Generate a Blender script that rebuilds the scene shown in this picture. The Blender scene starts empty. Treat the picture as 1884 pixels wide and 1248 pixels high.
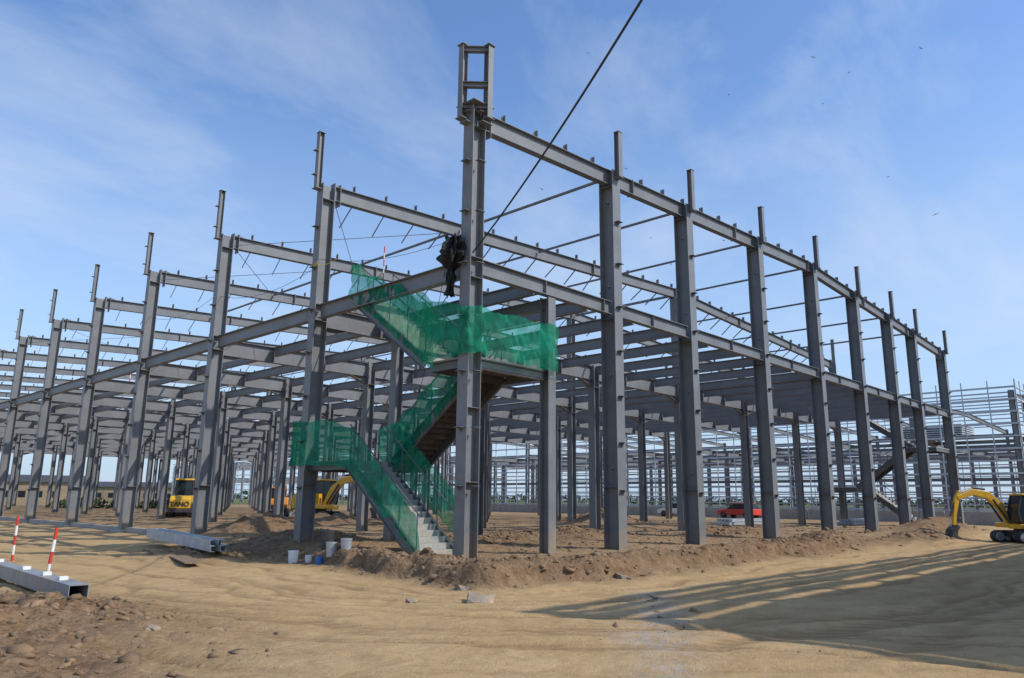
import bpy, math, random
import numpy as np
from mathutils import Vector, Matrix, noise as mnoise
random.seed(7); rng=np.random.default_rng(7)
scn=bpy.context.scene
scn.view_settings.view_transform='Standard'; scn.view_settings.look='None'; scn.view_settings.exposure=0
COL=scn.collection

# ------------------------------------------------------------------ materials
def nt(name):
    m=bpy.data.materials.new(name); m.use_nodes=True
    n=m.node_tree; b=n.nodes['Principled BSDF']; return m,n,b
def ramp(n,stops,src):
    r=n.nodes.new('ShaderNodeValToRGB'); e=r.color_ramp.elements
    while len(e)<len(stops): e.new(0.5)
    for k,(p,c) in enumerate(stops):
        e[k].position=p; e[k].color=(c[0],c[1],c[2],1) if not isinstance(c,(int,float)) else (c,c,c,1)
    n.links.new(src,r.inputs[0]); return r.outputs[0]
def noi(n,scale,detail=4,rough=.6,vec=None,dist=0):
    t=n.nodes.new('ShaderNodeTexNoise'); t.inputs['Scale'].default_value=scale; t.inputs['Detail'].default_value=detail
    t.inputs['Roughness'].default_value=rough; t.inputs['Distortion'].default_value=dist
    if vec is not None: n.links.new(vec,t.inputs['Vector'])
    return t.outputs['Fac']
def objco(n):
    return n.nodes.new('ShaderNodeTexCoord').outputs['Object']
def mix(n,f,a,b,mode='MIX'):
    m=n.nodes.new('ShaderNodeMix'); m.data_type='RGBA'; m.blend_type=mode
    for i,v in ((0,f),(6,a),(7,b)):
        if isinstance(v,(int,float)): m.inputs[i].default_value=v
        elif isinstance(v,tuple): m.inputs[i].default_value=(v[0],v[1],v[2],1)
        else: n.links.new(v,m.inputs[i])
    return m.outputs[2]
def math_(n,op,a,b=0.0):
    m=n.nodes.new('ShaderNodeMath'); m.operation=op
    for i,v in ((0,a),(1,b)):
        if isinstance(v,(int,float)): m.inputs[i].default_value=v
        else: n.links.new(v,m.inputs[i])
    return m.outputs[0]
def bump(n,b,h,st=.3,dist=.02):
    u=n.nodes.new('ShaderNodeBump'); u.inputs['Strength'].default_value=st; u.inputs['Distance'].default_value=dist
    n.links.new(h,u.inputs['Height']); n.links.new(u.outputs[0],b.inputs['Normal'])
def simple(name,c,rough=.6,metal=0,var=.25,scale=6,mud=0):
    m,n,b=nt(name); co=objco(n)
    f=noi(n,scale,5,.6,co)
    lo=tuple(v*(1-var) for v in c); hi=tuple(min(1,v*(1+var)) for v in c)
    col=ramp(n,[(.3,lo),(.7,hi)],f)
    if mud:
        f2=noi(n,scale*.5,6,.7,co); mm=ramp(n,[(.5,0.0),(.66,1.0)],f2)
        col=mix(n,math_(n,'MULTIPLY',mm,mud),col,(.30,.22,.14))
    n.links.new(col,b.inputs['Base Color']); b.inputs['Roughness'].default_value=rough; b.inputs['Metallic'].default_value=metal
    return m
def steelmat(name,c):
    m,n,b=nt(name); co=objco(n)
    sep=n.nodes.new('ShaderNodeSeparateXYZ'); n.links.new(co,sep.inputs[0])
    f=noi(n,.9,6,.65,co); g=noi(n,9,4,.6,co)
    lo=tuple(v*.75 for v in c); hi=tuple(v*1.25 for v in c)
    col=ramp(n,[(.32,lo),(.68,hi)],f)
    col=mix(n,.25,col,ramp(n,[(.3,lo),(.7,hi)],g))
    vo=n.nodes.new('ShaderNodeTexVoronoi'); vo.inputs['Scale'].default_value=.16; n.links.new(co,vo.inputs['Vector'])
    col=mix(n,.22,col,ramp(n,[(0,lo),(1,hi)],vo.outputs['Color']))
    mp=n.nodes.new('ShaderNodeMapping'); mp.inputs['Scale'].default_value=(14,14,.7); n.links.new(co,mp.inputs[0])
    s=noi(n,1,4,.6,mp.outputs[0]); sm=ramp(n,[(.56,0.0),(.75,1.0)],s)
    col=mix(n,math_(n,'MULTIPLY',sm,.3),col,(.30,.28,.245))
    z=math_(n,'MULTIPLY',sep.outputs[2],-1.1); z=math_(n,'ADD',z,.9)
    z=math_(n,'ADD',z,math_(n,'MULTIPLY',math_(n,'SUBTRACT',f,.5),2.0))
    cl=n.nodes.new('ShaderNodeClamp'); n.links.new(z,cl.inputs[0])
    col=mix(n,math_(n,'MULTIPLY',cl.outputs[0],.6),col,(.34,.25,.15))
    n.links.new(col,b.inputs['Base Color'])
    b.inputs['Roughness'].default_value=.48; b.inputs['Specular IOR Level'].default_value=.4
    bump(n,b,g,.15,.01); return m
M_steel=steelmat('steel_grey_paint',(.170,.177,.186))
M_steel2=steelmat('steel_grey_paint_dark',(.115,.122,.132))
M_galv=simple('galvanised_steel',(.42,.45,.48),.4,.3,.2,3)
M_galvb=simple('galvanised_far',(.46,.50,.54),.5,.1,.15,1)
M_tread=simple('stair_concrete',(.36,.355,.33),.8,0,.25,8,.4)
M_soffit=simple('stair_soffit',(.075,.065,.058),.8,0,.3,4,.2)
M_yel=simple('yellow_machine_paint',(.75,.42,.03),.4,0,.15,3,.5)
M_org=simple('orange_machine_paint',(.72,.27,.03),.45,0,.15,3,.4)
M_blk=simple('black_rubber',(.03,.03,.03),.8,0,.3,5,.6)
M_dk=simple('dark_metal',(.06,.06,.065),.5,.3,.3,5,.3)
M_white=simple('white_plastic',(.75,.75,.72),.5,0,.1,6,.3)
M_red=simple('red_paint',(.6,.05,.03),.5,0,.15,4)
M_blue=simple('blue_plastic',(.05,.18,.5),.5,0,.15,4)
M_glass,_n,_b=nt('cab_glass'); _b.inputs['Base Color'].default_value=(.02,.03,.035,1); _b.inputs['Roughness'].default_value=.08
M_con=simple('concrete',(.34,.33,.30),.9,0,.2,1.2,.4)
M_wood=simple('old_wood',(.22,.15,.09),.9,0,.3,5)
M_cable=simple('cable_black',(.02,.02,.02),.6,0,.1)
M_rope=simple('yellow_rope',(.7,.55,.08),.8,0,.1)
M_tarp,_n,_b=nt('black_plastic_sheet')
_c=objco(_n); _f=noi(_n,9,6,.7,_c,1.5); _n.links.new(ramp(_n,[(.3,(.006,.006,.007)),(.62,(.02,.02,.02)),(.75,(.09,.085,.08))],_f),_b.inputs['Base Color']); _b.inputs['Roughness'].default_value=.5; bump(_n,_b,_f,1.0,.12)
def netmat():
    m=bpy.data.materials.new('green_netting'); m.use_nodes=True; n=m.node_tree; n.nodes.clear()
    out=n.nodes.new('ShaderNodeOutputMaterial'); co=objco(n)
    d=n.nodes.new('ShaderNodeBsdfDiffuse'); t=n.nodes.new('ShaderNodeBsdfTranslucent'); tr=n.nodes.new('ShaderNodeBsdfTransparent')
    f=noi(n,2.2,5,.6,co,.5)
    col=ramp(n,[(.3,(.012,.19,.11)),(.7,(.035,.44,.26))],f)
    n.links.new(col,d.inputs[0]); n.links.new(col,t.inputs[0])
    a=n.nodes.new('ShaderNodeMixShader'); a.inputs[0].default_value=.40; n.links.new(d.outputs[0],a.inputs[1]); n.links.new(t.outputs[0],a.inputs[2])
    b=n.nodes.new('ShaderNodeMixShader')
    op=ramp(n,[(.3,.42),(.7,.84)],noi(n,1.1,4,.6,co,.8))
    n.links.new(op,b.inputs[0]); n.links.new(tr.outputs[0],b.inputs[1]); n.links.new(a.outputs[0],b.inputs[2])
    tr.inputs[0].default_value=(.75,.95,.85,1)
    n.links.new(b.outputs[0],out.inputs[0]); return m
M_net=netmat()

# ------------------------------------------------------------------ mesh helpers
class MB:
    def __init__(s): s.v=[]; s.f=[]
    def add(s,vs,fs):
        o=len(s.v); s.v.extend([tuple(p) for p in vs]); s.f.extend([tuple(i+o for i in q) for q in fs])
    def box(s,x0,x1,y0,y1,z0,z1):
        s.add([(x0,y0,z0),(x1,y0,z0),(x1,y1,z0),(x0,y1,z0),(x0,y0,z1),(x1,y0,z1),(x1,y1,z1),(x0,y1,z1)],
              [(0,3,2,1),(4,5,6,7),(0,1,5,4),(1,2,6,5),(2,3,7,6),(3,0,4,7)])
    def obox(s,p0,p1,up,u0,u1,w0,w1):
        p0=Vector(p0);p1=Vector(p1); a=(p1-p0).normalized(); up=Vector(up); up=(up-a*up.dot(a)).normalized(); w=a.cross(up)
        vs=[]
        for p in (p0,p1):
            for (u,q) in ((u0,w0),(u1,w0),(u1,w1),(u0,w1)): vs.append(p+up*u+w*q)
        s.add(vs,[(0,1,2,3),(7,6,5,4),(0,4,5,1),(1,5,6,2),(2,6,7,3),(3,7,4,0)])
    def ibeam(s,p0,p1,d,b,up=(0,0,1),tf=.02,tw=.012):
        s.obox(p0,p1,up,-tf,0,-b/2,b/2); s.obox(p0,p1,up,-d,-d+tf,-b/2,b/2); s.obox(p0,p1,up,-d+tf,-tf,-tw/2,tw/2)
    def hcol(s,x,y,z0,z1,d,b,ax,tf=.022,tw=.014):
        up=(1,0,0) if ax=='x' else (0,1,0)
        s.obox((x,y,z0),(x,y,z1),up,d/2-tf,d/2,-b/2,b/2); s.obox((x,y,z0),(x,y,z1),up,-d/2,-d/2+tf,-b/2,b/2)
        s.obox((x,y,z0),(x,y,z1),up,-d/2+tf,d/2-tf,-tw/2,tw/2)
    def tube(s,p0,p1,r,n=8,r1=None):
        r1=r if r1 is None else r1
        p0=Vector(p0);p1=Vector(p1); a=(p1-p0).normalized(); u=a.orthogonal().normalized(); w=a.cross(u)
        vs=[p0+(u*math.cos(2*math.pi*i/n)+w*math.sin(2*math.pi*i/n))*r for i in range(n)]+[p1+(u*math.cos(2*math.pi*i/n)+w*math.sin(2*math.pi*i/n))*r1 for i in range(n)]
        s.add(vs,[(i,(i+1)%n,n+(i+1)%n,n+i) for i in range(n)]+[tuple(range(n))[::-1],tuple(range(n,2*n))])
    def ext(s,prof,y0,y1):
        n=len(prof)
        s.add([(x,y0,z) for x,z in prof]+[(x,y1,z) for x,z in prof],[(i,(i+1)%n,n+(i+1)%n,n+i) for i in range(n)]+[tuple(range(n))[::-1],tuple(range(n,2*n))])
    def obj(s,name,mat,parent=None,bevel=0,smooth=False):
        me=bpy.data.meshes.new(name); me.from_pydata(s.v,[],s.f); me.update()
        o=bpy.data.objects.new(name,me); COL.objects.link(o); me.materials.append(mat)
        import bmesh
        bm=bmesh.new(); bm.from_mesh(me); bmesh.ops.recalc_face_normals(bm,faces=bm.faces); bm.to_mesh(me); bm.free()
        if smooth:
            for p in me.polygons: p.use_smooth=True
        if bevel:
            b=o.modifiers.new('bev','BEVEL'); b.width=bevel; b.segments=2; b.limit_method='ANGLE'
        if parent: o.parent=parent
        return o
def empty(name,loc=(0,0,0),rz=0,sc=1):
    e=bpy.data.objects.new(name,None); COL.objects.link(e); e.location=loc; e.rotation_euler=(0,0,rz); e.scale=(sc,sc,sc); return e

# ------------------------------------------------------------------ numpy noise
def vn(x,y,seed=0):
    xi=np.floor(x).astype(np.int64); yi=np.floor(y).astype(np.int64); fx=x-xi; fy=y-yi
    def h(a,b):
        t=(a*374761393+b*668265263+seed*974711)&0xffffffff
        t=((t^(t>>13))*1274126177)&0xffffffff; t=t^(t>>16); return (t&0xffff)/65535.0
    ux=fx*fx*(3-2*fx); uy=fy*fy*(3-2*fy)
    return (h(xi,yi)*(1-ux)+h(xi+1,yi)*ux)*(1-uy)+(h(xi,yi+1)*(1-ux)+h(xi+1,yi+1)*ux)*uy
def fbm(x,y,o=4,seed=0):
    r=0;a=1;t=0
    for i in range(o):
        r=r+a*vn(x*2**i+17*i,y*2**i-9*i,seed+i); t+=a; a*=.5
    return r/t-.5
def sst(t): t=np.clip(t,0,1); return t*t*(3-2*t)
def terrain(X,Y):
    X=np.asarray(X,float);Y=np.asarray(Y,float)
    dx=X+2.4+fbm(X*.5,Y*.5,3,3)*1.6; dy=Y+3.7+fbm(X*.4,Y*.4,3,5)*1.6
    R=4.0
    qx=np.maximum(-dx+R,0); qy=np.maximum(-dy+R,0)
    d=-(np.sqrt(qx**2+qy**2)-R); d=np.where((dx>R)&(dy>R),np.minimum(dx,dy),d)
    d=d+1.5*np.exp(-((X+2.6)**2+(Y+3.4)**2)/2.2)
    near=np.exp(-np.maximum(0,Y-4)/3.5)*np.exp(-np.maximum(0,X-13)/9.)
    wid=.30+.35*np.clip(Y-3,0,14)+.2*np.clip(X-14,0,60)
    pad=sst((d+.1)/wid)
    h=-.25+.25*pad+.20*np.exp(-((d-.5)/.4)**2)*near
    rub=np.exp(-((d-.6)/1.0)**2)*near
    mound=np.exp(-(((X+11.9)/2.6)**2+((Y+1.8)/3.6)**2)**1.5)
    mound2=np.exp(-(((X+12.3)/1.6)**2+((Y+6.8)/1.8)**2)**1.5)*.6
    skirt=np.exp(-(((X+10.9)/3.2)**2+((Y+3.6)/5.0)**2)**2)
    h=h+.26*mound+.10*mound2
    inter=pad*np.exp(-np.maximum(0,-Y-1)/1.0)*np.where(X>60,0,1)
    rm=np.clip(rub*1.0+mound*.9+mound2+skirt*.35+inter*.32,0,1.2)
    n1=fbm(X*1.6,Y*1.6,4,11); n2=fbm(X*5,Y*5,3,23); n3=fbm(X*2.6+9,Y*2.6,3,31); n4=fbm(X*11,Y*11,2,37)
    bil=.5-2*np.abs(n2); bil2=.5-2*np.abs(n3)
    h=h+rm*(n1*.30+bil*.09+bil2*.06+n4*.05)
    for (px,py,a,rx,ry) in [(2.3,15,.75,2.2,1.8),(1.0,9.5,.35,2.,1.6),(7,5,.25,2.5,2),(13,7,.3,3,2),(33,-2.4,.9,4.5,1.6),(40,-1.5,.7,4,1.5),(27,16,.9,3,2.2),(-3.2,8.5,.2,1.5,2.5),(20,3,.35,3,1.5),(12,25,.5,4,3),(26,-3.6,.35,3,1.2),(18,-2.3,.3,4,1)]:
        g=np.exp(-((X-px)/rx)**2-((Y-py)/ry)**2); h=h+a*g*(1+n1*1.1)+g*bil*.1; rm=np.clip(rm+g*.9,0,1.2)
    rt=0
    for k,(D,w) in enumerate([(1.5,.14),(2.0,.11),(2.6,.1),(3.3,.18),(3.8,.12),(4.6,.12),(5.1,.16),(6.2,.2),(6.8,.14),(7.5,.1),(8.1,.2),(9.2,.18),(10.6,.2)]):
        dd=-d-D+fbm(X*.13+k,Y*.13,2,40+k)*1.9
        rt=rt+np.exp(-(dd/w)**2)*(.35+.65*sst((fbm(X*.2,Y*.2,2,60+k)+.15)*3.5))
    for k,(ax,ay,bx,by,w) in enumerate([(-9,-3,-2,-11,.15),(-7.6,-3,-.6,-11,.15),(-8.5,1,-5,-9,.13),(-7,1.5,-3.4,-8.5,.13)]):
        L=math.hypot(bx-ax,by-ay); dd=((X-ax)*(by-ay)-(Y-ay)*(bx-ax))/L+fbm(X*.15+k,Y*.15,2,140)*2.2
        rt=rt+np.exp(-(dd/w)**2)*.8*sst((fbm(X*.25,Y*.25,2,160)+.25)*3.5)
    road=(1-pad)
    rt=np.clip(rt,0,1.2)*(.65+.8*(fbm(X*2.2,Y*2.2,3,170)+.5))
    h=h+road*(-.055*rt*(1-np.clip(rm,0,1))+.020*fbm(X*3,Y*3,3,9)+.012*fbm(X*8,Y*8,2,19)+.12*fbm(X*.35,Y*.35,3,8))
    far=sst((np.hypot(X,Y)-150)/100); h=h*(1-far)
    gd=(X+7)*.573-(Y+10.7)*.82+fbm(X*.8,Y*.8,3,71)*.9
    gr=np.exp(-(gd/.55)**2)*sst((-X+.3)/1.5)*sst((fbm(X*1.2,Y*1.2,4,77)+.3)*2.5)
    return h,rm,pad,gr,rt*road
# ------------------------------------------------------------------ ground
def axis(lo,hi,step,far):
    c=list(np.arange(lo,hi,step)); s=step
    a=lo; L=[]
    while a>-far: s*=1.09; a-=s; L.append(a)
    s=step;b=c[-1];Rr=[]
    while b<far: s*=1.09; b+=s; Rr.append(b)
    return np.array(L[::-1]+c+Rr)
xs=axis(-14.5,14,.06,3500); ys=axis(-13.5,9,.06,3500)
GX,GY=np.meshgrid(xs,ys,indexing='xy'); H,RM,PAD,GR,RT=terrain(GX,GY)
ny,nx=GX.shape
V=np.stack([GX.ravel(),GY.ravel(),H.ravel()],1)
idx=np.arange(ny*nx).reshape(ny,nx)
F=np.stack([idx[:-1,:-1].ravel(),idx[:-1,1:].ravel(),idx[1:,1:].ravel(),idx[1:,:-1].ravel()],1)
me=bpy.data.meshes.new('ground'); me.vertices.add(len(V)); me.vertices.foreach_set('co',V.ravel())
me.loops.add(F.size); me.loops.foreach_set('vertex_index',F.ravel()); me.polygons.add(len(F))
me.polygons.foreach_set('loop_start',np.arange(0,F.size,4)); me.polygons.foreach_set('loop_total',np.full(len(F),4))
me.polygons.foreach_set('use_smooth',np.ones(len(F),bool)); me.update(calc_edges=True); me.validate()
ca=me.color_attributes.new('zones','FLOAT_COLOR','POINT')
cc=np.stack([np.clip(RM,0,1).ravel(),PAD.ravel(),np.clip(GR,0,1).ravel(),np.clip(RT,0,1).ravel()],1)
ca.data.foreach_set('color',cc.ravel())
ground=bpy.data.objects.new('ground',me); COL.objects.link(ground)
m,n,b=nt('dirt'); co=objco(n)
at=n.nodes.new('ShaderNodeAttribute'); at.attribute_name='zones'; sp=n.nodes.new('ShaderNodeSeparateColor'); n.links.new(at.outputs['Color'],sp.inputs[0])
f1=noi(n,.35,6,.65,co,.4); f2=noi(n,5,6,.7,co); f3=noi(n,45,4,.7,co); f4=noi(n,1.4,6,.7,co,1.2); f5=noi(n,.9,8,.72,co,2.0)
sand=ramp(n,[(.3,(.41,.255,.108)),(.5,(.53,.35,.158)),(.7,(.61,.43,.22))],f1)
sand=mix(n,.45,sand,ramp(n,[(.35,(.31,.19,.085)),(.65,(.63,.44,.23))],f4))
sand=mix(n,ramp(n,[(.52,0.0),(.62,.55)],f5),sand,(.32,.205,.10))
sand=mix(n,.34,sand,ramp(n,[(.3,(.27,.175,.085)),(.7,(.68,.50,.29))],f3))
soil=ramp(n,[(.3,(.11,.065,.036)),(.5,(.20,.128,.073)),(.72,(.34,.235,.14))],f2)
soil=mix(n,.4,soil,ramp(n,[(.35,(.12,.07,.04)),(.65,(.36,.25,.15))],f4))
inner=ramp(n,[(.3,(.24,.148,.08)),(.6,(.41,.28,.16))],f4)
c=mix(n,math_(n,'MULTIPLY',sp.outputs[1],.8),sand,inner)
rmx=n.nodes.new('ShaderNodeClamp'); n.links.new(math_(n,'ADD',math_(n,'MULTIPLY',sp.outputs[0],1.5),math_(n,'MULTIPLY',math_(n,'SUBTRACT',f2,.55),.9)),rmx.inputs[0])
c=mix(n,rmx.outputs[0],c,soil)
grv=ramp(n,[(.42,(.26,.25,.23)),(.6,(.58,.56,.51))],noi(n,70,3,.7,co))
c=mix(n,math_(n,'MULTIPLY',sp.outputs[2],math_(n,'MULTIPLY',ramp(n,[(.40,0.0),(.55,1.0)],noi(n,9,4,.7,co)),.7)),c,grv)
wv=n.nodes.new('ShaderNodeTexWave'); wv.inputs['Scale'].default_value=2.6; wv.inputs['Distortion'].default_value=2.5; wv.inputs['Detail'].default_value=3; wv.bands_direction='DIAGONAL'; n.links.new(co,wv.inputs[0])
tread=math_(n,'MULTIPLY',wv.outputs['Fac'],at.outputs['Alpha'])
c=mix(n,math_(n,'ADD',math_(n,'MULTIPLY',at.outputs['Alpha'],.38),math_(n,'MULTIPLY',tread,.30)),c,(.24,.15,.075))
ln=n.nodes.new('ShaderNodeVectorMath'); ln.operation='LENGTH'; n.links.new(co,ln.inputs[0])
ff=n.nodes.new('ShaderNodeMapRange'); n.links.new(ln.outputs['Value'],ff.inputs[0]); ff.inputs[1].default_value=140; ff.inputs[2].default_value=190
c=mix(n,ff.outputs[0],c,ramp(n,[(.35,(.07,.11,.03)),(.65,(.20,.19,.09))],noi(n,.03,5,.6,co)))
n.links.new(c,b.inputs['Base Color']); b.inputs['Roughness'].default_value=.95; b.inputs['Specular IOR Level'].default_value=.1
vo=n.nodes.new('ShaderNodeTexVoronoi'); vo.inputs['Scale'].default_value=11; n.links.new(co,vo.inputs['Vector'])
vh=math_(n,'MULTIPLY',math_(n,'MULTIPLY',math_(n,'SUBTRACT',1.0,vo.outputs['Distance']),sp.outputs[0]),.8)
hh=math_(n,'ADD',math_(n,'ADD',math_(n,'MULTIPLY',f2,1.0),math_(n,'MULTIPLY',f3,.4)),math_(n,'ADD',vh,math_(n,'MULTIPLY',tread,.35))); bump(n,b,hh,.85,.06)
me.materials.append(m)
M_rock=simple('clod',(.215,.138,.078),.95,0,.45,1.5)
M_peb=simple('pebble',(.30,.245,.175),.95,0,.4,1.5)

# clods / rubble (angular, flattened, partly buried)
ico=bpy.data.meshes.new('tmp'); import bmesh
bm=bmesh.new(); bmesh.ops.create_icosphere(bm,subdivisions=1,radius=1); bm.to_mesh(ico); bm.free()
iv=np.array([v.co[:] for v in ico.vertices]); iF=np.array([p.vertices[:] for p in ico.polygons])
def scatter(name,N,xr,yr,smin,smax,thr,mat,seed,road=0.0,pw=3):
    r=np.random.default_rng(seed); X=r.uniform(*xr,N*6); Y=r.uniform(*yr,N*6); h,rm,pad,gr,rt=terrain(X,Y)
    keep=(r.random(len(X))<np.clip(rm-thr,0,1)**1.3*(fbm(X*1.1,Y*1.1,3,90)+.5)*1.6+road+gr*.15); X=X[keep][:N];Y=Y[keep][:N];h=h[keep][:N]
    k=len(X); S=smin+(smax-smin)*r.random(k)**pw
    vv=iv[None]*(1+1.25*(r.random((k,len(iv),1))-.5))*S[:,None,None]*r.uniform(.45,1.5,(k,1,3))
    tl=r.uniform(-.7,.7,k); ct,s_t=np.cos(tl),np.sin(tl)
    vy=vv[...,1]*ct[:,None]-vv[...,2]*s_t[:,None]; vz=vv[...,1]*s_t[:,None]+vv[...,2]*ct[:,None]
    a=r.uniform(0,6.28,k); ca,sa=np.cos(a),np.sin(a)
    x=vv[...,0]*ca[:,None]-vy*sa[:,None]; y=vv[...,0]*sa[:,None]+vy*ca[:,None]
    P=np.stack([x+X[:,None],y+Y[:,None],vz*.6+(h-S*.05)[:,None]],-1).reshape(-1,3)
    Fc=(iF[None]+(np.arange(k)*len(iv))[:,None,None]).reshape(-1,3)
    me=bpy.data.meshes.new(name); me.vertices.add(len(P)); me.vertices.foreach_set('co',P.ravel()); me.loops.add(Fc.size); me.loops.foreach_set('vertex_index',Fc.ravel())
    me.polygons.add(len(Fc)); me.polygons.foreach_set('loop_start',np.arange(0,Fc.size,3)); me.polygons.foreach_set('loop_total',np.full(len(Fc),3)); me.update(calc_edges=True)
    me.materials.append(mat); o=bpy.data.objects.new(name,me); COL.objects.link(o); return o
scatter('soil_clods',15000,(-14,18),(-9,14),.010,.10,.12,M_rock,1,0,6)
scatter('pebbles',2200,(-13,14),(-13,5),.005,.020,0,M_peb,2,.2,3)
scatter('soil_clods',1800,(15,48),(-7,20),.03,.16,.2,M_rock,3,0,3)

def gz(x,y): return float(terrain(np.array([x]),np.array([y]))[0][0])
for (x,y,s,a) in ((-4.0,-4.7,.27,.4),(-12.3,-6.6,.18,1.0),(-3.0,-3.2,.18,2.),(-9.7,-4.5,.09,.8),(1.2,-4.2,.2,1.3),(-4.9,-3.9,.13,1.)):
    bm=bmesh.new(); bmesh.ops.create_icosphere(bm,subdivisions=2,radius=s)
    for v in bm.verts:
        k=1+.8*mnoise.noise(v.co*6/s*.3+Vector((x,y,0))); v.co=Vector((v.co.x*1.3*k,v.co.y*.9*k,max(-.3*s,min(.36*s,v.co.z*.8*k))))
    me=bpy.data.meshes.new('boulder'); bm.to_mesh(me); bm.free(); me.materials.append(M_peb)
    o=bpy.data.objects.new('boulder',me); COL.objects.link(o); o.location=(x,y,gz(x,y)+s*.08); o.rotation_euler=(.2,-.15,a)

# ------------------------------------------------------------------ main steel frame
XG=[0,6.68,11.71,18.06,24.4,30.36,36.16,41.05,48.0]
HM=8.277; HR=12.91; SL=.0472; HEX=14.865; NB=14; LY=NB*8
def roofz(x): return HR+SL*min(x,48-x)
bld=empty('steel_frame_building')
cols=MB(); rafts=MB(); mezz=MB(); sec=MB(); cle=MB(); rods=MB(); posts=MB()
def cleats(x,y,z0,z1,side,step=1.55,w=.14):
    z=z0
    while z<z1:
        if side=='-x': cle.box(x-.17,x,y-w,y+w,z,z+.012); cle.add([(x-.15,y,z),(x,y,z),(x,y,z-.14)],[(0,1,2)])
        else: cle.box(x-w,x+w,y-.17,y,z,z+.012); cle.add([(x,y-.15,z),(x,y,z),(x,y,z-.14)],[(0,1,2)])
        z+=step
for j in range(1,NB+1):
    for xx in (0.,48.):
        cols.hcol(xx,8*j,-.4,HR-.02,.52,.40,'x')
        if j>0 and j<9 or xx==0:
            sgn=-1 if xx==0 else 1
            posts.hcol(xx+sgn*.38,8*j,HR-.25,HEX,.20,.20,'x',.012,.01)
            posts.box(xx+sgn*.38-.13,xx+sgn*.38+.13,8*j-.13,8*j+.13,HEX,HEX+.015)
            posts.box(xx+sgn*.38-.15,xx+sgn*.38+.13,8*j-.15,8*j+.15,HR-.27,HR-.25)
            for zz in (HR+.25,HR+1.2): posts.box(min(xx+sgn*.62,xx+sgn*.48),max(xx+sgn*.62,xx+sgn*.48),8*j-.1,8*j+.1,zz,zz+.012)
    if j<9: cleats(-.26,8*j,1.9,12.6,'-x')
    for zz in (2.0,7.7,8.29,HR-.62): cols.box(-.24,.24,8*j-.195,8*j+.195,zz,zz+.015)
cols.hcol(0,0,-.4,HR+.1,.50,.42,'x')
cleats(-.25,0,1.9,12.9,'-x'); cleats(.0,-.21,1.9,12.9,'-y')
for zz in (2.0,4.,7.7,8.29,HR-.6,HR-.1): cols.box(-.24,.24,-.2,.2,zz,zz+.015)
for i,x in enumerate(XG[1:]):
    cols.hcol(x,0,-.4,roofz(x)-.05,.60,.46,'y')
    cleats(x,-.30,1.9,12.7,'-y'); cleats(x-.2,-.1,2.6,12.2,'-x',3.1,.05)
    posts.hcol(x,-.42,roofz(x)-.35,14.30+SL*min(x,48-x),.20,.22,'y',.012,.01)
    zt=14.30+SL*min(x,48-x)
    posts.box(x-.13,x+.13,-.54,-.30,zt,zt+.015); posts.box(x-.15,x+.15,-.56,-.3,roofz(x)-.37,roofz(x)-.35)
    for zz in (2.,7.7,roofz(x)-.65): cols.box(x-.225,x+.225,-.28,.28,zz,zz+.015)
for x in XG: cols.hcol(x,LY+.6,-.4,roofz(x)-.05,.60,.46,'y')
for (px,py,ax) in ((-.40,.14,'x'),(.14,-.40,'y')):
    posts.hcol(px,py,HR-.35,14.93,.20,.20,ax,.013,.01)
    posts.box(px-.15,px+.15,py-.15,py+.15,HR-.37,HR-.35)
for zz in (14.93,13.75,13.05):
    posts.ibeam((-.40,.14,zz),(.14,-.40,zz),.17,.16)
posts.box(-.55,-.25,0,.28,14.95,14.965); posts.box(0,.28,-.55,-.25,14.95,14.965)
cols.box(-.42,.42,-.40,.40,HR+.1,HR+.12)
cols.box(-.45,-.26,-.12,.2,HR-.5,HR-.48); cols.box(-.1,.3,-.45,-.22,HR-.5,HR-.48)
for j in range(0,NB+1):
    y=8*j
    for (xa,xb) in ((.27,24.0),(24.0,47.73)):
        rafts.ibeam((xa,y,roofz(xa)),(xb,y,roofz(xb)),.56,.26)
    for xx,sg in ((.27,1),(47.73,-1)):
        rafts.box(min(xx,xx+sg*.025),max(xx,xx+sg*.025),y-.16,y+.16,HR-.78,HR+.14)
        rafts.box(min(xx+sg*.24,xx+sg*.26),max(xx+sg*.24,xx+sg*.26),y-.16,y+.16,HR-.72,HR+.14)
        rafts.box(min(xx,xx+sg*.5),max(xx,xx+sg*.5),y-.008,y+.008,HR+.012,HR+.12)
    for xx in (8.,16.,24.,32.,40.): rafts.box(xx-.012,xx+.012,y-.14,y+.14,roofz(xx)-.6,roofz(xx)+.04)
    x=1.2
    k=0
    while x<47.5:
        cle.box(x-.006,x+.006,y-.09,y+.09,roofz(x)+.002,roofz(x)+.27)
        cle.box(x-.06,x+.06,y+.0,y+.012,roofz(x)+.002,roofz(x)+.27)
        if j>=1 and j<10 and x<44:
            rods.obox((x,y+.10,roofz(x)-.54),(x+random.uniform(-.06,.06),y+.10+.75,roofz(x)-1.12+random.uniform(-.1,.1)),(0,0,1),-.035,.035,-.005,.005)
        x+=1.5; k+=1
for x in XG[1:-1]:
    for j in (0,1,2,3): rods.tube((x,8*j+.2,roofz(x)-.22),(x,8*j+7.9,roofz(x)-.22),.06)
for j in range(1,NB): rods.tube((24.4,8*j+.2,roofz(24.)-.3),(24.4,8*j+7.9,roofz(24.)-.3),.05)
for a,b2 in zip(XG[:-1],XG[1:]): mezz.ibeam((a+.24,-.10,HM),(b2-.24,-.10,HM),.46,.24)
for i in range(1,16): mezz.box(i*3-.008,i*3+.008,-.21,.02,HM-.44,HM-.02)
for j in range(0,NB): mezz.ibeam((-.02,8*j+(.21),HM),(-.02,8*j+8-.21,HM),.50,.26)
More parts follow.
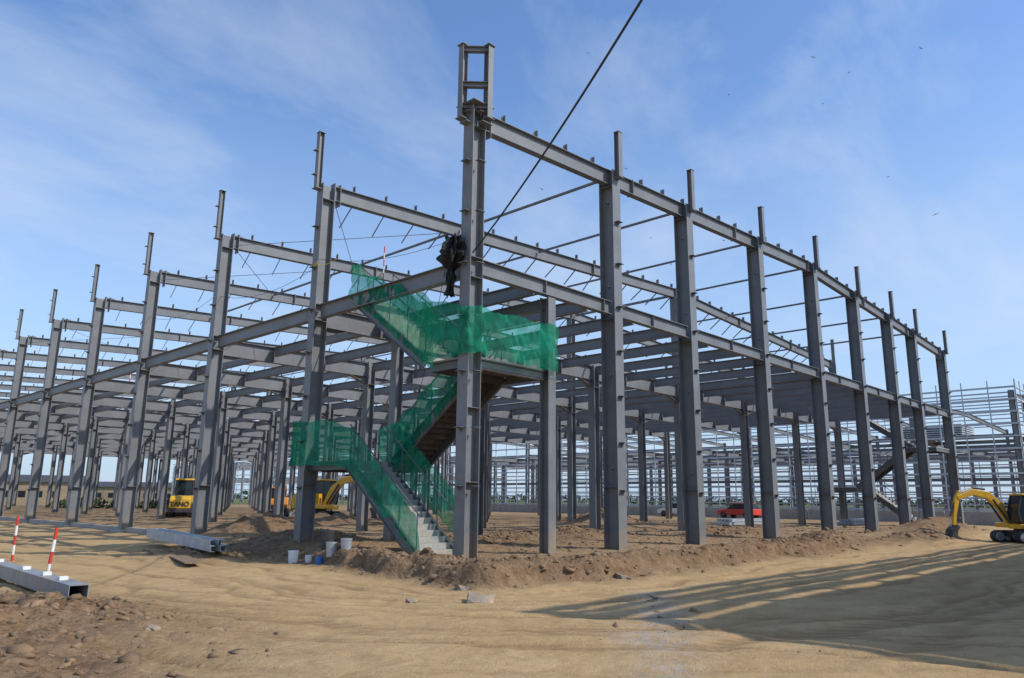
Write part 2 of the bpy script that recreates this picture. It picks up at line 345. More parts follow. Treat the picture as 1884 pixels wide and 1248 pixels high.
for j in range(1,NB+1):
    y=8*j
    for k in range(6):
        xa=8*k+.2; xb=8*k+7.8
        mezz.ibeam((xa,y,HM-.06),(xb,y,HM-.06),.70,.28)
        for (p,q) in ((xa,xa+1.0),(xb,xb-1.0)):
            z=HM-.76
            mezz.add([(p,y-.008,z),(q,y-.008,z),(p,y-.008,z-.35),(p,y+.008,z),(q,y+.008,z),(p,y+.008,z-.35)],[(0,1,2),(3,5,4),(0,2,5,3),(1,4,5,2)])
            mezz.obox((p,y,z-.35),(q,y,z),(0,0,1),-.016,0,-.13,.13)
        for t in range(1,3):
            xx=8*k+2.667*t; mezz.box(xx-.008,xx+.008,y-.13,y+.13,HM-.74,HM-.08)
    for k in range(1,6):
        xx=8.*k
        cols.hcol(xx,y,-.4,(roofz(xx)-.57 if k==3 else HM+.0),.42,.40,'x')
        cols.box(xx-.2,xx+.2,y-.2,y+.2,HM-1.13,HM-1.115)
x=2.667
xsb=[]
while x<47.5: xsb.append(x); x+=2.667
for x in xsb:
    onc=abs((x/8)-round(x/8))<.02
    for j in range(NB):
        g=.22 if onc else .16
        sec.ibeam((x,8*j+g if j else .05,HM-.075),(x,8*j+8-g,HM-.075),.42,.20)
for j in (1,2,5): 
    rods.tube((0.3,8*j,12.5),(6.7,8*j+8,12.9),.014,6); rods.tube((6.7,8*j,12.9),(0.3,8*j+8,12.5),.014,6)
for (px,py) in ((3.3,0.0),(3.3,7.6)):
    cols.hcol(px,py,-.4,HM-.02 if py else HM-.47,.36,.34,'y' if py==0 else 'x')
cols.box(3.1,3.5,-.19,.19,5.2,5.215)
mezz.ibeam((3.3,.1,HM-.5),(3.3,7.5,HM-.5),.36,.2)
mezz.ibeam((.25,6.9,HM-.01),(3.2,6.9,HM-.01),.3,.16)
mezz.ibeam((.25,.05,5.43),(3.12,.05,5.43),.28,.18)
cols.obj('columns',M_steel,bld); rafts.obj('rafters',M_steel,bld); mezz.obj('floor_girders',M_steel,bld)
sec.obj('floor_beams',M_steel,bld); cle.obj('cleats',M_steel,bld); rods.obj('tie_rods',M_steel,bld); posts.obj('parapet_posts',M_steel,bld)
fb=MB()
for x in XG[1:]: fb.box(x-.5,x+.5,-.5,.5,-.6,-.03)
for j in range(0,NB): fb.box(-.5,.5,8*j-.5,8*j+.5,-.6,-.02)
for j in range(2,NB): fb.box(-.16,.16,8*j+.5,8*j+7.5,-.6,.10)
fb.obj('footings',M_con,bld)

# ------------------------------------------------------------------ staircases
def stair(name,ox,oy,sx=1):
    e=empty(name,(ox,oy,0)); e.scale=(sx,1,1)
    st=MB(); tr=MB(); ra=MB(); so=MB()
    def flight(x0,x1,y0,z0,y1,z1,n=16):
        for xx in (x0,x1):
            p0=Vector((xx,y0,z0)); p1=Vector((xx,y1,z1)); st.obox(p0,p1,(0,0,1),-.24,.10,-.012,.012)
            st.obox(p0,p1,(0,0,1),.10,.115,-.05,.05); st.obox(p0,p1,(0,0,1),-.255,-.24,-.05,.05)
        dy=(y1-y0)/n; dz=(z1-z0)/n
        sg=1 if dy>0 else -1
        for i in range(n):
            ya=y0+dy*i; yb=ya+dy*1.08; z=z0+dz*(i+1)
            tr.box(x0+.02,x1-.02,min(ya,yb),max(ya,yb),z-.05,z)
            tr.box(x0+.02,x1-.02,min(ya,ya+.012*sg),max(ya,ya+.012*sg),z-dz+.002,z-.05)
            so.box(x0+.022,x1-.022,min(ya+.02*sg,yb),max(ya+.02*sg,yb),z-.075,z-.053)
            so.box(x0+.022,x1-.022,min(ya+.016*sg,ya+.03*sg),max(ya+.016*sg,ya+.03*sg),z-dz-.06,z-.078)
        for xx in (x0,x1):
            for t in (0.02,.25,.5,.75,.98):
                p=Vector((xx,y0+(y1-y0)*t,z0+(z1-z0)*t)); ra.tube(p+Vector((0,0,.1)),p+Vector((0,0,1.15)),.02,6)
            ra.tube((xx,y0,z0+1.15),(xx,y1,z1+1.15),.022,6)
    def landing(x0,x1,y0,y1,z):
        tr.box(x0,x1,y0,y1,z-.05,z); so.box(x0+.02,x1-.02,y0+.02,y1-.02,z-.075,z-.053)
        for xx in (x0+.05,x1-.05): st.obox((xx,y0,z-.08),(xx,y1,z-.08),(0,0,1),-.22,0,-.01,.01)
        for yy in (y0+.012,y1-.012): st.obox((x0+.07,yy,z-.08),(x1-.07,yy,z-.08),(0,0,1),-.22,0,-.01,.01)
    flight(0,1.45,1.95,-.05,5.6,2.75)
    landing(-.05,3.25,5.6,8.55,2.76)
    flight(1.8,3.2,5.6,2.78,1.85,5.5)
    landing(.05,3.3,-.0,1.8,5.5)
    flight(0,1.45,1.85,5.52,5.7,8.2)
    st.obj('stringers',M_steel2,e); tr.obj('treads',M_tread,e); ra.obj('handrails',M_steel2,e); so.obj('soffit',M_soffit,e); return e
stair('staircase',0,0)
stair('staircase',47.6,0,-1)

# ------------------------------------------------------------------ safety nets
def net(name,bot,top,nu=70,nv=14,amp=.06,seed=0,sag=.08):
    def interp(P,t):
        P=[Vector(p) for p in P]; L=[0]
        for a,b in zip(P[:-1],P[1:]): L.append(L[-1]+(b-a).length)
        s=t*L[-1]
        for k in range(len(P)-1):
            if s<=L[k+1]+1e-9: return P[k].lerp(P[k+1],(s-L[k])/(L[k+1]-L[k]))
        return P[-1]
    vs=[]
    for i in range(nu+1):
        u=i/nu; B=interp(bot,u); T=interp(top,u); B2=interp(bot,min(1,u+.01)); 
        if u>.985: B2=B+(B-interp(bot,u-.01))
        tan=(B2-B); tan.z=0; tan=tan.normalized() if tan.length>1e-6 else Vector((1,0,0)); nor=Vector((tan.y,-tan.x,0))
        T=T-Vector((0,0,sag*abs(math.sin(u*math.pi*4+seed))+.05*mnoise.noise(Vector((u*17,seed,0)))))
        B=B-Vector((0,0,.10*mnoise.noise(Vector((u*23,seed+5,0)))+.03))
        for j in range(nv+1):
            v=j/nv; p=B.lerp(T,v)
            w=amp*(mnoise.noise(Vector((u*14+seed*3.1,v*1.5,seed)))*1.3+ .6*mnoise.noise(Vector((u*38+v*5,v*4,seed+2)))+.45*abs(math.sin(u*70+v*3+seed)))
            vs.append(p+nor*(w+.03*math.sin(v*3.14))+tan*w*.5)
    W=nv+1; fs=[(i*W+j,(i+1)*W+j,(i+1)*W+j+1,i*W+j+1) for i in range(nu) for j in range(nv)]
    mb=MB(); mb.add(vs,fs); return mb.obj(name,M_net,None,0,True)
net('safety_net',[(-.12,1.75,-.05),(-.15,5.5,2.55),(-.36,6.3,2.62),(-.38,8.75,2.66),(.6,8.8,2.7)],[(-.12,2.0,1.15),(-.15,5.2,3.75),(-.36,6.2,4.1),(-.38,8.75,4.2),(.6,8.8,4.15)],140,16,.11,1)
net('safety_net',[(1.5,1.3,.0),(1.6,5.4,2.6)],[(1.5,1.7,1.5),(1.6,5.3,4.1)],100,12,.12,2)
net('safety_net',[(1.78,6.2,2.6),(1.78,5.5,2.7),(1.78,1.8,5.3)],[(1.76,6.5,3.9),(1.76,5.4,4.2),(1.76,1.9,6.6)],100,12,.12,3)
net('safety_net',[(-.34,1.75,5.45),(-.36,-.34,5.5),(.5,-.36,5.5),(3.42,-.28,5.42)],[(-.34,1.75,7.35),(-.36,-.34,6.85),(.5,-.36,6.85),(3.42,-.28,6.9)],140,16,.10,4,.1)
net('safety_net',[(-.14,1.4,5.2),(-.12,5.0,7.65),(-.1,6.0,8.25)],[(-.14,1.5,7.45),(-.12,4.9,8.95),(-.1,6.0,9.65)],110,16,.14,5,.2)
net('safety_net',[(1.5,1.7,5.6),(1.5,5.7,8.2)],[(1.5,1.8,6.6),(1.5,5.7,9.2)],60,10,.10,6,.12)

# ------------------------------------------------------------------ black plastic bundle on corner
vs=[];W=41;NA=48
for i in range(NA+1):
    a=2*math.pi*i/NA
    for j in range(W):
        v=j/(W-1); z=8.95-1.75*v
        r=(.12+.12*math.sin(min(1,v*1.9)*math.pi)**.7+.05)*(1-.45*v) if v<.53 else (.17*(1-.45*v)+.03*math.sin(v*20))
        r*=1+1.3*mnoise.noise(Vector((math.cos(a)*2.6,math.sin(a)*2.6,v*4)))+.7*mnoise.noise(Vector((math.cos(a)*7,math.sin(a)*7,v*10)))
        r=max(r,.02); ox=.22*mnoise.noise(Vector((0,3,v*4)))
        vs.append((-.38+ox*.5+r*.8*math.cos(a),.36+ox+.1*v+r*1.15*math.sin(a),z+.16*mnoise.noise(Vector((math.cos(a)*2,math.sin(a)*2,v*3+5)))))
tb=MB(); tb.add(vs,[(i*W+j,(i+1)*W+j,(i+1)*W+j+1,i*W+j+1) for i in range(NA) for j in range(W-1)]); tb.obj('black_plastic_sheet',M_tarp)
# ------------------------------------------------------------------ cable + pole
E=Vector((-11.0,-19.4,11.2)); S=Vector((-.25,-.3,8.35)); cb=MB(); prev=None
for i in range(41):
    t=i/40; p=S.lerp(E,t); p.z-=4*.75*t*(1-t)
    if prev is not None: cb.tube(prev,p,.022,6)
    prev=p
cb.obj('power_cable',M_cable)
pl=empty('utility_pole',(-11.0,-19.4,0)); q=MB(); q.tube((0,0,-.5),(0,0,11.6),.17,12,.11); q.obj('pole',M_wood,pl)
q=MB(); q.box(-.9,.9,-.06,.06,11.0,11.12); q.obj('crossarm',M_wood,pl)
wr=MB()
def wire(mb,a,b,s,r=.008,n=14):
    a=Vector(a);b=Vector(b);pv=None
    for i in range(n+1):
        t=i/n;p=a.lerp(b,t);p.z-=4*s*t*(1-t)
        if pv is not None: mb.tube(pv,p,r,5)
        pv=p
wire(wr,(-.3,.6,8.9),(-.2,8,10.0),.3); wire(wr,(0,8,9.9),(0,16,10.1),.5); wire(wr,(-.3,.6,9.),(2.5,6.5,2.9),1.2); wire(wr,(0,16,10.4),(0,24,10.5),.6); wire(wr,(1,5.6,9.3),(.2,8,8.5),.3)
wr.obj('site_wires',M_cable)
wr=MB(); 
for k in range(3): wire(wr,(-.28,7.8,9.75+.05*k),(-.28,8.25,9.8-.04*k),.06,.012,6)
wire(wr,(-.28,8.,9.8),(-.15,6.8,9.75),.12,.012); wr.obj('yellow_rope',M_rope)
def striped_pole(name,x,y,z0,z1,r=.03):
    e=empty(name,(x,y,0)); a=MB();b=MB(); n=5; h=(z1-z0)/n
    for i in range(n): (a if i%2 else b).tube((0,0,z0+h*i),(0,0,z0+h*(i+1)),r,10)
    a.obj('white_band',M_white,e); b.obj('red_band',M_red,e); return e
striped_pole('warning_post',.1,4.35,8.55,9.7,.02)
g0=gz(-8.7,4.0); e=striped_pole('warning_post',-8.75,3.6,g0-.1,g0+1.15,.035); e.rotation_euler=(.0,.07,0)
g0=gz(-8.0,10); striped_pole('warning_post',-7.95,9.8,g0-.1,g0+1.2,.035)
for (x,y) in ((3.2,24.),(2.5,33.)): striped_pole('warning_post',x,y,8.3,9.5,.03)

# ------------------------------------------------------------------ foreground steel box beam
e=empty('steel_beam'); q=MB(); 
a=Vector((-9.55,-1.0,gz(-9.4,-1.2)+.12)); b_=Vector((-9.15,10.,gz(-9.1,8)+.22))
for (u0,u1,w0,w1) in ((-.13,-.115,-.15,.15),(.115,.13,-.15,.15),(-.115,.115,-.15,-.138),(-.115,.115,.138,.15)): q.obox(a,b_,(0,0,1),u0,u1,w0,w1)
q.obj('section',simple('grey_primer',(.25,.262,.275),.5,0,.2,3,.6),e)
q=MB()
for t in (.09,.19,.33,.55,.8):
    p=a.lerp(b_,t); q.obox(p+Vector((0,-.06,.132)),p+Vector((0,.06,.132)),(0,0,1),0,.06,-.07,.07)
q.obj('pads',M_white,e)
e=empty('purlin_bundle'); q=MB()
for k in range(7):
    xo=-3.9+.2*(k%4); zo=gz(-3.4,9)+.12+.16*(k//4)
    p0=Vector((xo+.15*random.random(),6.3+.5*random.random(),zo)); p1=Vector((xo+1.3+.2*random.random(),14.5,zo+.05))
    q.obox(p0,p1,(0,0,1),-.08,-.075,-.06,.06); q.obox(p0,p1,(0,0,1),.075,.08,-.06,.06); q.obox(p0,p1,(0,0,1),-.075,.075,-.06,-.055)
q.obj('purlins',M_galv,e)
q=MB(); z=gz(-4.8,7)+.04
q.obox((-4.9,5.2,z),(-3.6,10.5,z+.02),(0,0,1),0,.03,-.22,.22); q.obj('plank',M_wood)
def bucket(name,x,y,r,h,mat):
    e=empty(name,(x,y,gz(x,y)-.03)); q=MB(); q.tube((0,0,0),(0,0,h),r*.85,20,r); q.tube((0,0,h*.9),(0,0,h+.01),r*1.04,20); q.obj('body',mat,e)
    q=MB(); 
    for i in range(8):
        a0=math.pi*i/8; a1=math.pi*(i+1)/8; q.tube((r*1.05*math.cos(a0),.02,h*.9+.5*r*math.sin(a0)),(r*1.05*math.cos(a1),.02,h*.9+.5*r*math.sin(a1)),.006,5)
    q.obj('handle',M_dk,e); return e
bucket('plastic_bucket',-2.25,4.75,.15,.36,M_white); bucket('plastic_bucket',-2.0,4.35,.10,.22,M_white)
bucket('plastic_bucket',-2.15,3.55,.11,.24,M_blue)
bucket('paint_drum',-2.05,3.15,.15,.38,M_galv); bucket('paint_drum',-1.85,2.75,.15,.36,M_galv)
bucket('oil_drum',-1.5,4.2,.18,.5,M_dk)
for (x,y,a,l) in ((-12.2,-7.2,.3,.9),(-11.9,-7.5,2.6,.6)):
    q=MB(); z=gz(x,y)+.03; q.obox((x,y,z),(x+l*math.cos(a),y+l*math.sin(a),z+.03),(0,0,1),-.015,.015,-.05,.05); q.obj('plank',M_wood)

# ------------------------------------------------------------------ machines
def stadium(x0,x1,z0,z1,n=8):
    r=(z1-z0)/2; zc=(z0+z1)/2; P=[]
    for i in range(n+1): a=-math.pi/2+math.pi*i/n; P.append((x1-r+r*math.cos(a),zc+r*math.sin(a)))
    for i in range(n+1): a=math.pi/2+math.pi*i/n; P.append((x0+r+r*math.cos(a),zc+r*math.sin(a)))
    return P
def arm(mb,pts,ws,y0,y1):
    L=[];R=[]
    for i,(x,z) in enumerate(pts):
        a=pts[max(0,i-1)]; b=pts[min(len(pts)-1,i+1)]; dx=b[0]-a[0];dz=b[1]-a[1];l=math.hypot(dx,dz); nx_,nz=-dz/l,dx/l
        L.append((x+nx_*ws[i],z+nz*ws[i])); R.append((x-nx_*ws[i],z-nz*ws[i]))
    mb.ext(L+R[::-1],y0,y1)
def excavator(name,loc,rz,sc,mat,fold=0):
    e=empty(name,loc,rz,sc)
    t=MB(); w=MB(); y=MB(); k=MB(); g=MB()
    for s in (-1,1):
        t.ext(stadium(-1.1,1.1,0,.55),s*.62 if s>0 else -.98,.98 if s>0 else -.62)
        for i in range(5): w.tube((-.8+.4*i,s*.55,.2),(-.8+.4*i,s*1.0,.2),.14,12)
        for xx in (-.83,.83): w.tube((xx,s*.55,.275),(xx,s*1.01,.275),.22,14)
        n=26
        for i in range(n): 
            xx=-.85+1.7*i/(n-1); t.box(xx-.02,xx+.02,min(s*.62,s*.98),max(s*.62,s*.98),.552,.575)
    k.box(-.5,.5,-.6,.6,.25,.55); k.tube((0,0,.5),(0,0,.68),.42,20)
    y.ext([(-1.25,.72),(.85,.72),(.85,.95),(.2,1.0),(.2,1.55),(-.9,1.6),(-1.2,1.45),(-1.32,1.1)],-.85,.02)
    y.ext([(-1.25,.68),(.85,.68),(.85,.9),(-.35,.95),(-.35,1.45),(-.9,1.5),(-1.2,1.4),(-1.32,1.1)],.03,.88)
    k.ext([(-1.30,.66),(-.6,.66),(-.6,1.0),(-1.36,1.0)],-.8,.8)
    g.ext([(-.28,.98),(.72,.98),(.80,1.5),(.55,2.3),(-.28,2.3)],.10,.80)
    for yy in (.08,.80):
        arm(k,[(-.28,.95),(-.28,2.32)],[.04,.04],yy,yy+.03); arm(k,[(.72,.95),(.82,1.5),(.56,2.32)],[.035,.035,.035],yy,yy+.03); arm(k,[(.2,.95),(.2,2.32)],[.025,.025],yy,yy+.03)
    y.ext([(-.34,2.30),(.62,2.30),(.58,2.39),(-.30,2.40)],.05,.86)
    k.tube((-.7,-.4,1.5),(-.7,-.4,1.95),.05,10)
    bm_=[(.55,.95),(1.0,1.8),(1.6,2.3),(2.4,2.45),(3.3,2.15)]
    arm(y,bm_,[.13,.18,.19,.16,.10],-.33,-.10)
    sk=[(3.12,2.5),(3.3,2.1),(3.5,1.4),(3.6,.8)] 
    arm(y,sk,[.08,.13,.10,.07],-.30,-.13)
    bk=[(3.55,.85),(3.85,.6),(3.95,.25),(3.75,-.02),(3.35,-.05),(3.15,.12),(3.42,.18),(3.62,.32),(3.6,.55),(3.45,.72)]
    k.ext(bk,-.5,.07)
    for i in range(4): k.box(3.02,3.2,-.48+.15*i,-.42+.15*i,.07,.13)
    k.tube((.75,-.42,1.0),(1.45,-.42,2.1),.055,8); k.tube((.75,-.01,1.0),(1.45,-.01,2.1),.055,8)
    k.tube((1.7,-.2,2.6),(2.4,-.2,2.68),.06,8); w.tube((2.4,-.2,2.68),(3.12,-.2,2.5),.03,8)
    k.tube((3.4,-.2,2.0),(3.75,-.2,1.25),.045,8); w.tube((3.75,-.2,1.25),(3.78,-.2,.75),.03,8)
    t.obj('tracks',M_blk,e,.02); w.obj('rollers',M_galv,e); y.obj('body',mat,e,.03); k.obj('dark_parts',M_dk,e,.01); g.obj('cab_glass',M_glass,e,.03)
    return e
az=math.atan2(.72,-.69)
excavator('mini_excavator',(31.9,-6.75,gz(31.9,-6.7)),az+.12,1.0,M_yel)
excavator('excavator',(14.0,29.5,gz(14,29.5)),math.radians(-62),1.15,M_yel)
excavator('excavator',(17.5,41.,gz(17.5,41)),math.radians(55),1.0,M_org)
def loader(name,loc,rz,sc):
    e=empty(name,loc,rz,sc); y=MB();k=MB();t=MB();g=MB();w=MB()
    y.ext([(-2.3,.75),(-.4,.75),(-.4,1.75),(-1.9,1.7),(-2.3,1.45)],-.75,.75)
    y.box(-.35,1.3,-.45,.45,.7,1.15); y.ext([(-.45,1.75),(.55,1.75),(.55,1.2),(-.45,1.2)],-.7,.7)
    k.box(-2.42,-2.3,-.95,.95,.45,.72)
    g.ext([(-.45,1.78),(.6,1.78),(.75,2.2),(.5,2.95),(-.4,2.95)],-.62,.62)
    y.ext([(-.55,2.95),(.65,2.95),(.6,3.07),(-.5,3.09)],-.7,.7)
    for s in (-.66,.62):
        arm(k,[(-.45,1.75),(-.42,2.97)],[.05,.05],s,s+.04); arm(k,[(.6,1.75),(.75,2.2),(.5,2.97)],[.05,.05,.05],s,s+.04)
        arm(y,[(.3,1.6),(1.5,1.35),(2.4,.6)],[.12,.14,.1],s*.75-.05,s*.75+.08)
    for xx in (-1.4,1.1):
        for s in (-1,1): t.tube((xx,s*.62,.62),(xx,s*1.05,.62),.62,24); w.tube((xx,s*.6,.62),(xx,s*1.07,.62),.3,16)
    k.ext([(2.3,.9),(2.9,.75),(3.1,.1),(2.9,.04),(2.3,.12),(2.25,.5)],-1.15,1.15)
    y.obj('body',M_yel,e,.04); k.obj('dark_parts',M_dk,e,.02); t.obj('tyres',M_blk,e,.06); w.obj('rims',M_yel,e); g.obj('cab_glass',M_glass,e,.03)
    cu=bpy.data.curves.new('lettering','FONT'); cu.body='TANO'; cu.size=.5; cu.extrude=.01; cu.align_x='CENTER'; cu.offset=.012
    to=bpy.data.objects.new('lettering',cu); COL.objects.link(to); cu.materials.append(M_blk); to.parent=e
    to.location=(-2.33,0,.92); to.rotation_euler=(math.radians(90),0,math.radians(-90))
    return e
loader('wheel_loader',(11.2,44.,gz(11.2,44)),math.radians(60),.95)

# ------------------------------------------------------------------ neighbouring galvanised frame building
nb=empty('girt_frame_building'); X0,X1,Y0,Y1,HT=66.,108.,-1.,84.,12.6
q=MB(); g=MB(); s2=MB()
yy=Y0
while yy<=Y1+.01:
    s2.hcol(X0,yy,-.3,HT-.8,.5,.35,'x'); s2.hcol(X1,yy,-.3,HT-.8,.5,.35,'x')
    for kx in (76.5,87.,97.5): s2.hcol(kx,yy,-.3,8,.4,.4,'x')
    s2.ibeam((X0,yy,8),(X1,yy,8),.6,.25)
    s2.ibeam((X0,yy,11.6),((X0+X1)/2,yy,12.3),.5,.25); s2.ibeam(((X0+X1)/2,yy,12.3),(X1,yy,11.6),.5,.25)
    yy+=8.5
xx=X0
while xx<=X1+.01: s2.hcol(xx,Y0,-.3,HT-.8,.5,.35,'y'); xx+=6
xx=X0
while xx<=X1+.01: s2.ibeam((xx,Y0,7.9),(xx,Y1,7.9),.35,.16); xx+=7
s2.ibeam((X0,Y0,8),(X1,Y0,8),.5,.25); s2.ibeam((X0,Y0,4),(X0,Y1,4),.3,.2)
z=1.0
while z<=HT+.01:
    g.box(X0-.42,X0-.30,Y0-.4,Y1,z,z+.16); g.box(X0-.4,X1,Y0-.42,Y0-.30,z,z+.16)
    if z<8: g.box(X1+.3,X1+.42,Y0,Y1,z,z+.14)
    z+=1.1
for kx in (76.5,97.5):
    for z in (1.5,2.8,4.,5.3,6.5): g.box(kx-.05,kx+.05,Y0,Y1,z,z+.14)
yy=Y0-.4
while yy<=Y1: g.box(X0-.46,X0-.38,yy-.05,yy+.05,.9,HT+.14); g.box(X1+.4,X1+.46,yy-.05,yy+.05,.9,8); yy+=2.125
xx=X0-.4
while xx<=X1: g.box(xx-.05,xx+.05,Y0-.46,Y0-.38,.9,HT+.14); xx+=2.0
xx=X0+2
while xx<X1:
    zz=11.75+.6*(1-abs(xx-(X0+X1)/2)/21); q.box(xx-.04,xx+.04,Y0,Y1,zz,zz+.14); xx+=4
s2.obj('frame',M_steel,nb); g.obj('girts',M_galvb,nb); q.obj('roof_purlins',M_galvb,nb)
q=MB(); 
for k in range(6): q.box(69+k*.05,74,4,12-.6*k,8.1+.22*k,8.22+.22*k)
q.obj('panel_stack',M_galvb,nb)
nb=empty('girt_frame_building'); q=MB(); g=MB()
for yy in np.arange(96,190,8.5):
    for xx in (70,85,100): q.hcol(xx,yy,-.3,9.5,.5,.4,'x')
    q.ibeam((70,yy,9.6),(100,yy,9.9),.6,.25); q.ibeam((70,yy,6.),(100,yy,6.),.5,.25)
for z in np.arange(1,10,1.1): g.box(69.6,69.7,96,190,z,z+.15)
for yy in np.arange(96,190,3): g.box(69.5,69.58,yy-.05,yy+.05,.9,9.6)
for xx in np.arange(71,100,4.4): g.box(xx-.05,xx+.05,96,190,9.95,10.15)
q.obj('frame',M_steel,nb); g.obj('girts',M_galvb,nb)
q=MB()
for k in range(14): q.box(60,60.25,-2+6*k,3.9+6*k,-.2,1.0)
q.obj('low_concrete_wall',M_con)
for (x,y,l) in ((44,6,5),(33,10,6)):
    q=MB()
    for k in range(6): q.obox((x,y+.25*k,gz(x,y)+.12),(x+l,y+.25*k,gz(x,y)+.12),(0,0,1),-.09,.09,-.1,.1)
    for k in range(4): q.obox((x+.4,y+.2+.25*k,gz(x,y)+.33),(x+l+.3,y+.2+.25*k,gz(x,y)+.33),(0,0,1),-.09,.09,-.1,.1)
    q.obj('purlin_stack',M_galv)
def car(name,loc,rz,mat):
    e=empty(name,loc,rz); q=MB(); q.ext([(-2.2,.35),(2.2,.35),(2.2,.75),(1.2,.9),(-2.15,.95)],-.85,.85); q.obj('body',mat,e,.06)
    q=MB(); q.ext([(-1.9,.95),(1.1,.9),(.4,1.42),(-1.4,1.45)],-.75,.75); q.obj('windows',M_glass,e,.04)
    q=MB(); q.ext([(-1.45,1.455),(.42,1.43),(.3,1.5),(-1.3,1.52)],-.7,.7); q.obj('roof',mat,e)
    q=MB(); 
    for xx in (-1.35,1.4):
        for s in (-1,1): q.tube((xx,s*.68,.33),(xx,s*.9,.33),.33,18)
    q.obj('wheels',M_blk,e); return e
car('car',(58,22,0),math.radians(80),M_red); car('car',(58,29,0),math.radians(95),M_white)

# ------------------------------------------------------------------ building across the road (casts the big shadow on the road)
wh=empty('warehouse'); m,n,b=nt('cladding'); co=objco(n)
wv=n.nodes.new('ShaderNodeTexWave'); wv.inputs['Scale'].default_value=1.6; n.links.new(co,wv.inputs[0])
n.links.new(ramp(n,[(0,(.33,.35,.37)),(1,(.42,.44,.46))],wv.outputs['Fac']),b.inputs['Base Color']); b.inputs['Roughness'].default_value=.5
q=MB(); q.box(1.0,60,-45,-17,-.4,8.3); q.obj('walls',m,wh)
q=MB()
x=1.1
while x<60: q.box(x-.12,x+.12,-17.2,-17.0,8.3,10.7); x+=3.1
for z0,z1 in ((8.75,9.1),(9.45,9.75),(10.0,10.15),(10.5,10.75)): q.box(1.,60,-17.2,-17.0,z0,z1)
q.box(1.,1.2,-45,-17.2,8.8,9.1); q.obj('parapet_frame',M_steel2,wh)

# ------------------------------------------------------------------ distant things
def house(name,x,y,rz,l,w,h,wallc,roofc):
    e=empty(name,(x,y,0),rz); q=MB(); q.box(-l/2,l/2,-w/2,w/2,-.2,h); q.obj('walls',wallc,e)
    q=MB(); q.ext([(-w/2-.5,h+.005),(w/2+.5,h+.005),(0,h+1.5)],-l/2-.4,l/2+.4); o=q.obj('roof',roofc,e); o.rotation_euler=(0,0,math.pi/2)
    q=MB(); k=-l/2+1.5
    while k<l/2-1: q.box(k,k+1.3,-w/2-.02,-w/2+.1,1.1,2.4); q.box(k,k+1.3,w/2-.1,w/2+.02,1.1,2.4); k+=3
    q.obj('windows',M_glass,e)
M_brick=simple('yellow_brick',(.33,.25,.16),.9,0,.2,1); M_roof=simple('dark_roof',(.06,.06,.07),.8,0,.2,1)
house('brick_house',30,168,math.radians(-25),26,8,4.2,M_brick,M_roof)
house('brick_house',2,150,math.radians(-25),40,8,2.4,M_con,M_roof)
house('brick_house',70,210,math.radians(-35),30,9,4.,M_brick,M_roof)
house('brick_house',-60,160,math.radians(-10),50,9,4.,M_con,M_roof)
M_leaf=simple('foliage',(.05,.08,.035),.9,0,.4,.15)
def foliage(name,pts,size,per,seed):
    r=random.Random(seed); mb=MB()
    for (x,y,h,w) in pts:
        for k in range(per):
            a=r.uniform(0,6.28); rr=w*math.sqrt(r.random()); t=r.random(); z=h*t; rr*=max(.15,1-t*.75)
            c=Vector((x+rr*math.cos(a),y+rr*math.sin(a),z)); vs=[c+Vector((r.gauss(0,1),r.gauss(0,1),r.gauss(0,1)))*size for _ in range(3)]
            mb.add(vs,[(0,1,2)])
    return mb.obj(name,M_leaf)
r=random.Random(3)
foliage('weeds',[(22+r.uniform(-6,10),90+r.uniform(-5,5),.7+r.random()*.5,1.5) for _ in range(40)],.22,45,1)
pts=[]
for k in range(170):
    a=math.radians(2+k*.55); D=r.uniform(560,760); pts.append((-14+D*math.cos(a),-15+D*math.sin(a),r.uniform(3,7),r.uniform(6,10)))
foliage('distant_tree_line',pts,1.0,70,2)
for k in range(14):
    a=math.radians(r.uniform(12,44)); D=r.uniform(12,22); el=math.radians(r.uniform(16,34))
    e=empty('dragonfly',(-13.96+D*math.cos(a),-15.05+D*math.sin(a),1.54+D*math.tan(el)),r.uniform(0,6.28)); e.rotation_euler[0]=r.uniform(-.4,.4)
    q=MB(); q.tube((-.035,0,0),(.005,0,0),.0022,6,.003); q.tube((.005,0,0),(.02,0,0),.0055,8,.005); q.tube((.02,0,0),(.027,0,0),.005,8,.004); q.obj('body',M_dk,e)
    q=MB()
    for s in (-1,1):
        for xo,t in ((.012,.25),(.004,-.2)): q.add([(xo,0,.003),(xo+t*.03+.006,s*.05,.006),(xo+t*.03-.006,s*.048,.006),(xo-.007,0,.003)],[(0,1,2,3)])
    q.obj('wings',M_galv,e)

# ------------------------------------------------------------------ camera, sun, sky
f,pit,rol,yaw=1379.57,.2119,.0107,.7659
fw=Vector((math.cos(yaw)*math.cos(pit),math.sin(yaw)*math.cos(pit),math.sin(pit))); rt_=Vector((math.sin(yaw),-math.cos(yaw),0)); up=rt_.cross(fw)
r2=rt_*math.cos(rol)+up*math.sin(rol); u2=-rt_*math.sin(rol)+up*math.cos(rol)
cam=bpy.data.cameras.new('camera'); co_=bpy.data.objects.new('camera',cam); COL.objects.link(co_)
co_.matrix_world=Matrix(((r2.x,u2.x,-fw.x,-13.962),(r2.y,u2.y,-fw.y,-15.054),(r2.z,u2.z,-fw.z,1.5435),(0,0,0,1)))
cam.sensor_width=36; cam.lens=f/1884*36; cam.clip_end=8000; cam.clip_start=.1; scn.camera=co_
el=math.radians(42); hx,hy=.45,-.893
sd=Vector((hx*math.cos(el),hy*math.cos(el),math.sin(el)))
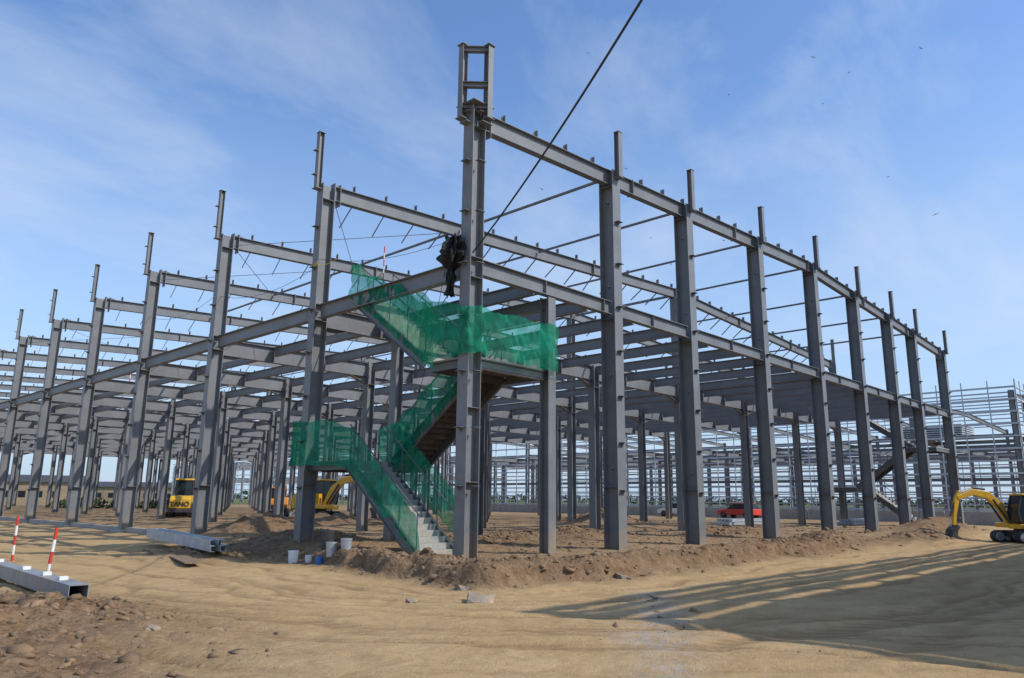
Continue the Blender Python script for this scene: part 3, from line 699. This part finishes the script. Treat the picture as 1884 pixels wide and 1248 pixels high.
L=bpy.data.lights.new('sun','SUN'); L.energy=3.6; L.angle=math.radians(.55); L.color=(1,.94,.85)
lo=bpy.data.objects.new('sun',L); COL.objects.link(lo); lo.rotation_euler=(-sd).to_track_quat('-Z','Y').to_euler()
w=bpy.data.worlds.new('World'); scn.world=w; w.use_nodes=True; n=w.node_tree; bg=n.nodes['Background']
sk=n.nodes.new('ShaderNodeTexSky'); sk.sky_type='NISHITA'; sk.sun_disc=False; sk.sun_elevation=el; sk.sun_rotation=math.atan2(hx,hy); sk.air_density=1.0; sk.dust_density=1.0; sk.ozone_density=1.5
tc=n.nodes.new('ShaderNodeTexCoord'); sx=n.nodes.new('ShaderNodeSeparateXYZ'); n.links.new(tc.outputs['Generated'],sx.inputs[0])
den=math_(n,'ADD',math_(n,'MAXIMUM',sx.outputs[2],0.0),.25)
cx=math_(n,'DIVIDE',sx.outputs[0],den); cy=math_(n,'DIVIDE',sx.outputs[1],den)
cb_=n.nodes.new('ShaderNodeCombineXYZ'); n.links.new(cx,cb_.inputs[0]); n.links.new(cy,cb_.inputs[1])
mp=n.nodes.new('ShaderNodeMapping'); mp.inputs['Rotation'].default_value=(0,0,math.radians(35)); mp.inputs['Scale'].default_value=(.8,1.35,1); mp.inputs['Location'].default_value=(.4,1.3,0); n.links.new(cb_.outputs[0],mp.inputs[0])
a1=noi(n,1.8,10,.6,mp.outputs[0],.35); a2=noi(n,.85,3,.5,cb_.outputs[0])
cl=ramp(n,[(.465,0.0),(.68,1.0)],math_(n,'ADD',math_(n,'MULTIPLY',a1,.6),math_(n,'MULTIPLY',a2,.4)))
cl=math_(n,'MULTIPLY',cl,.62)
tint=mix(n,1.0,sk.outputs[0],(1.05,1.27,1.55),'MULTIPLY')
hz=ramp(n,[(0.0,.85),(.5,0.0)],sx.outputs[2])
tint=mix(n,hz,tint,(3.6,4.65,6.0))
col=mix(n,cl,tint,(4.7,5.5,6.5))
n.links.new(col,bg.inputs[0]); bg.inputs[1].default_value=.142
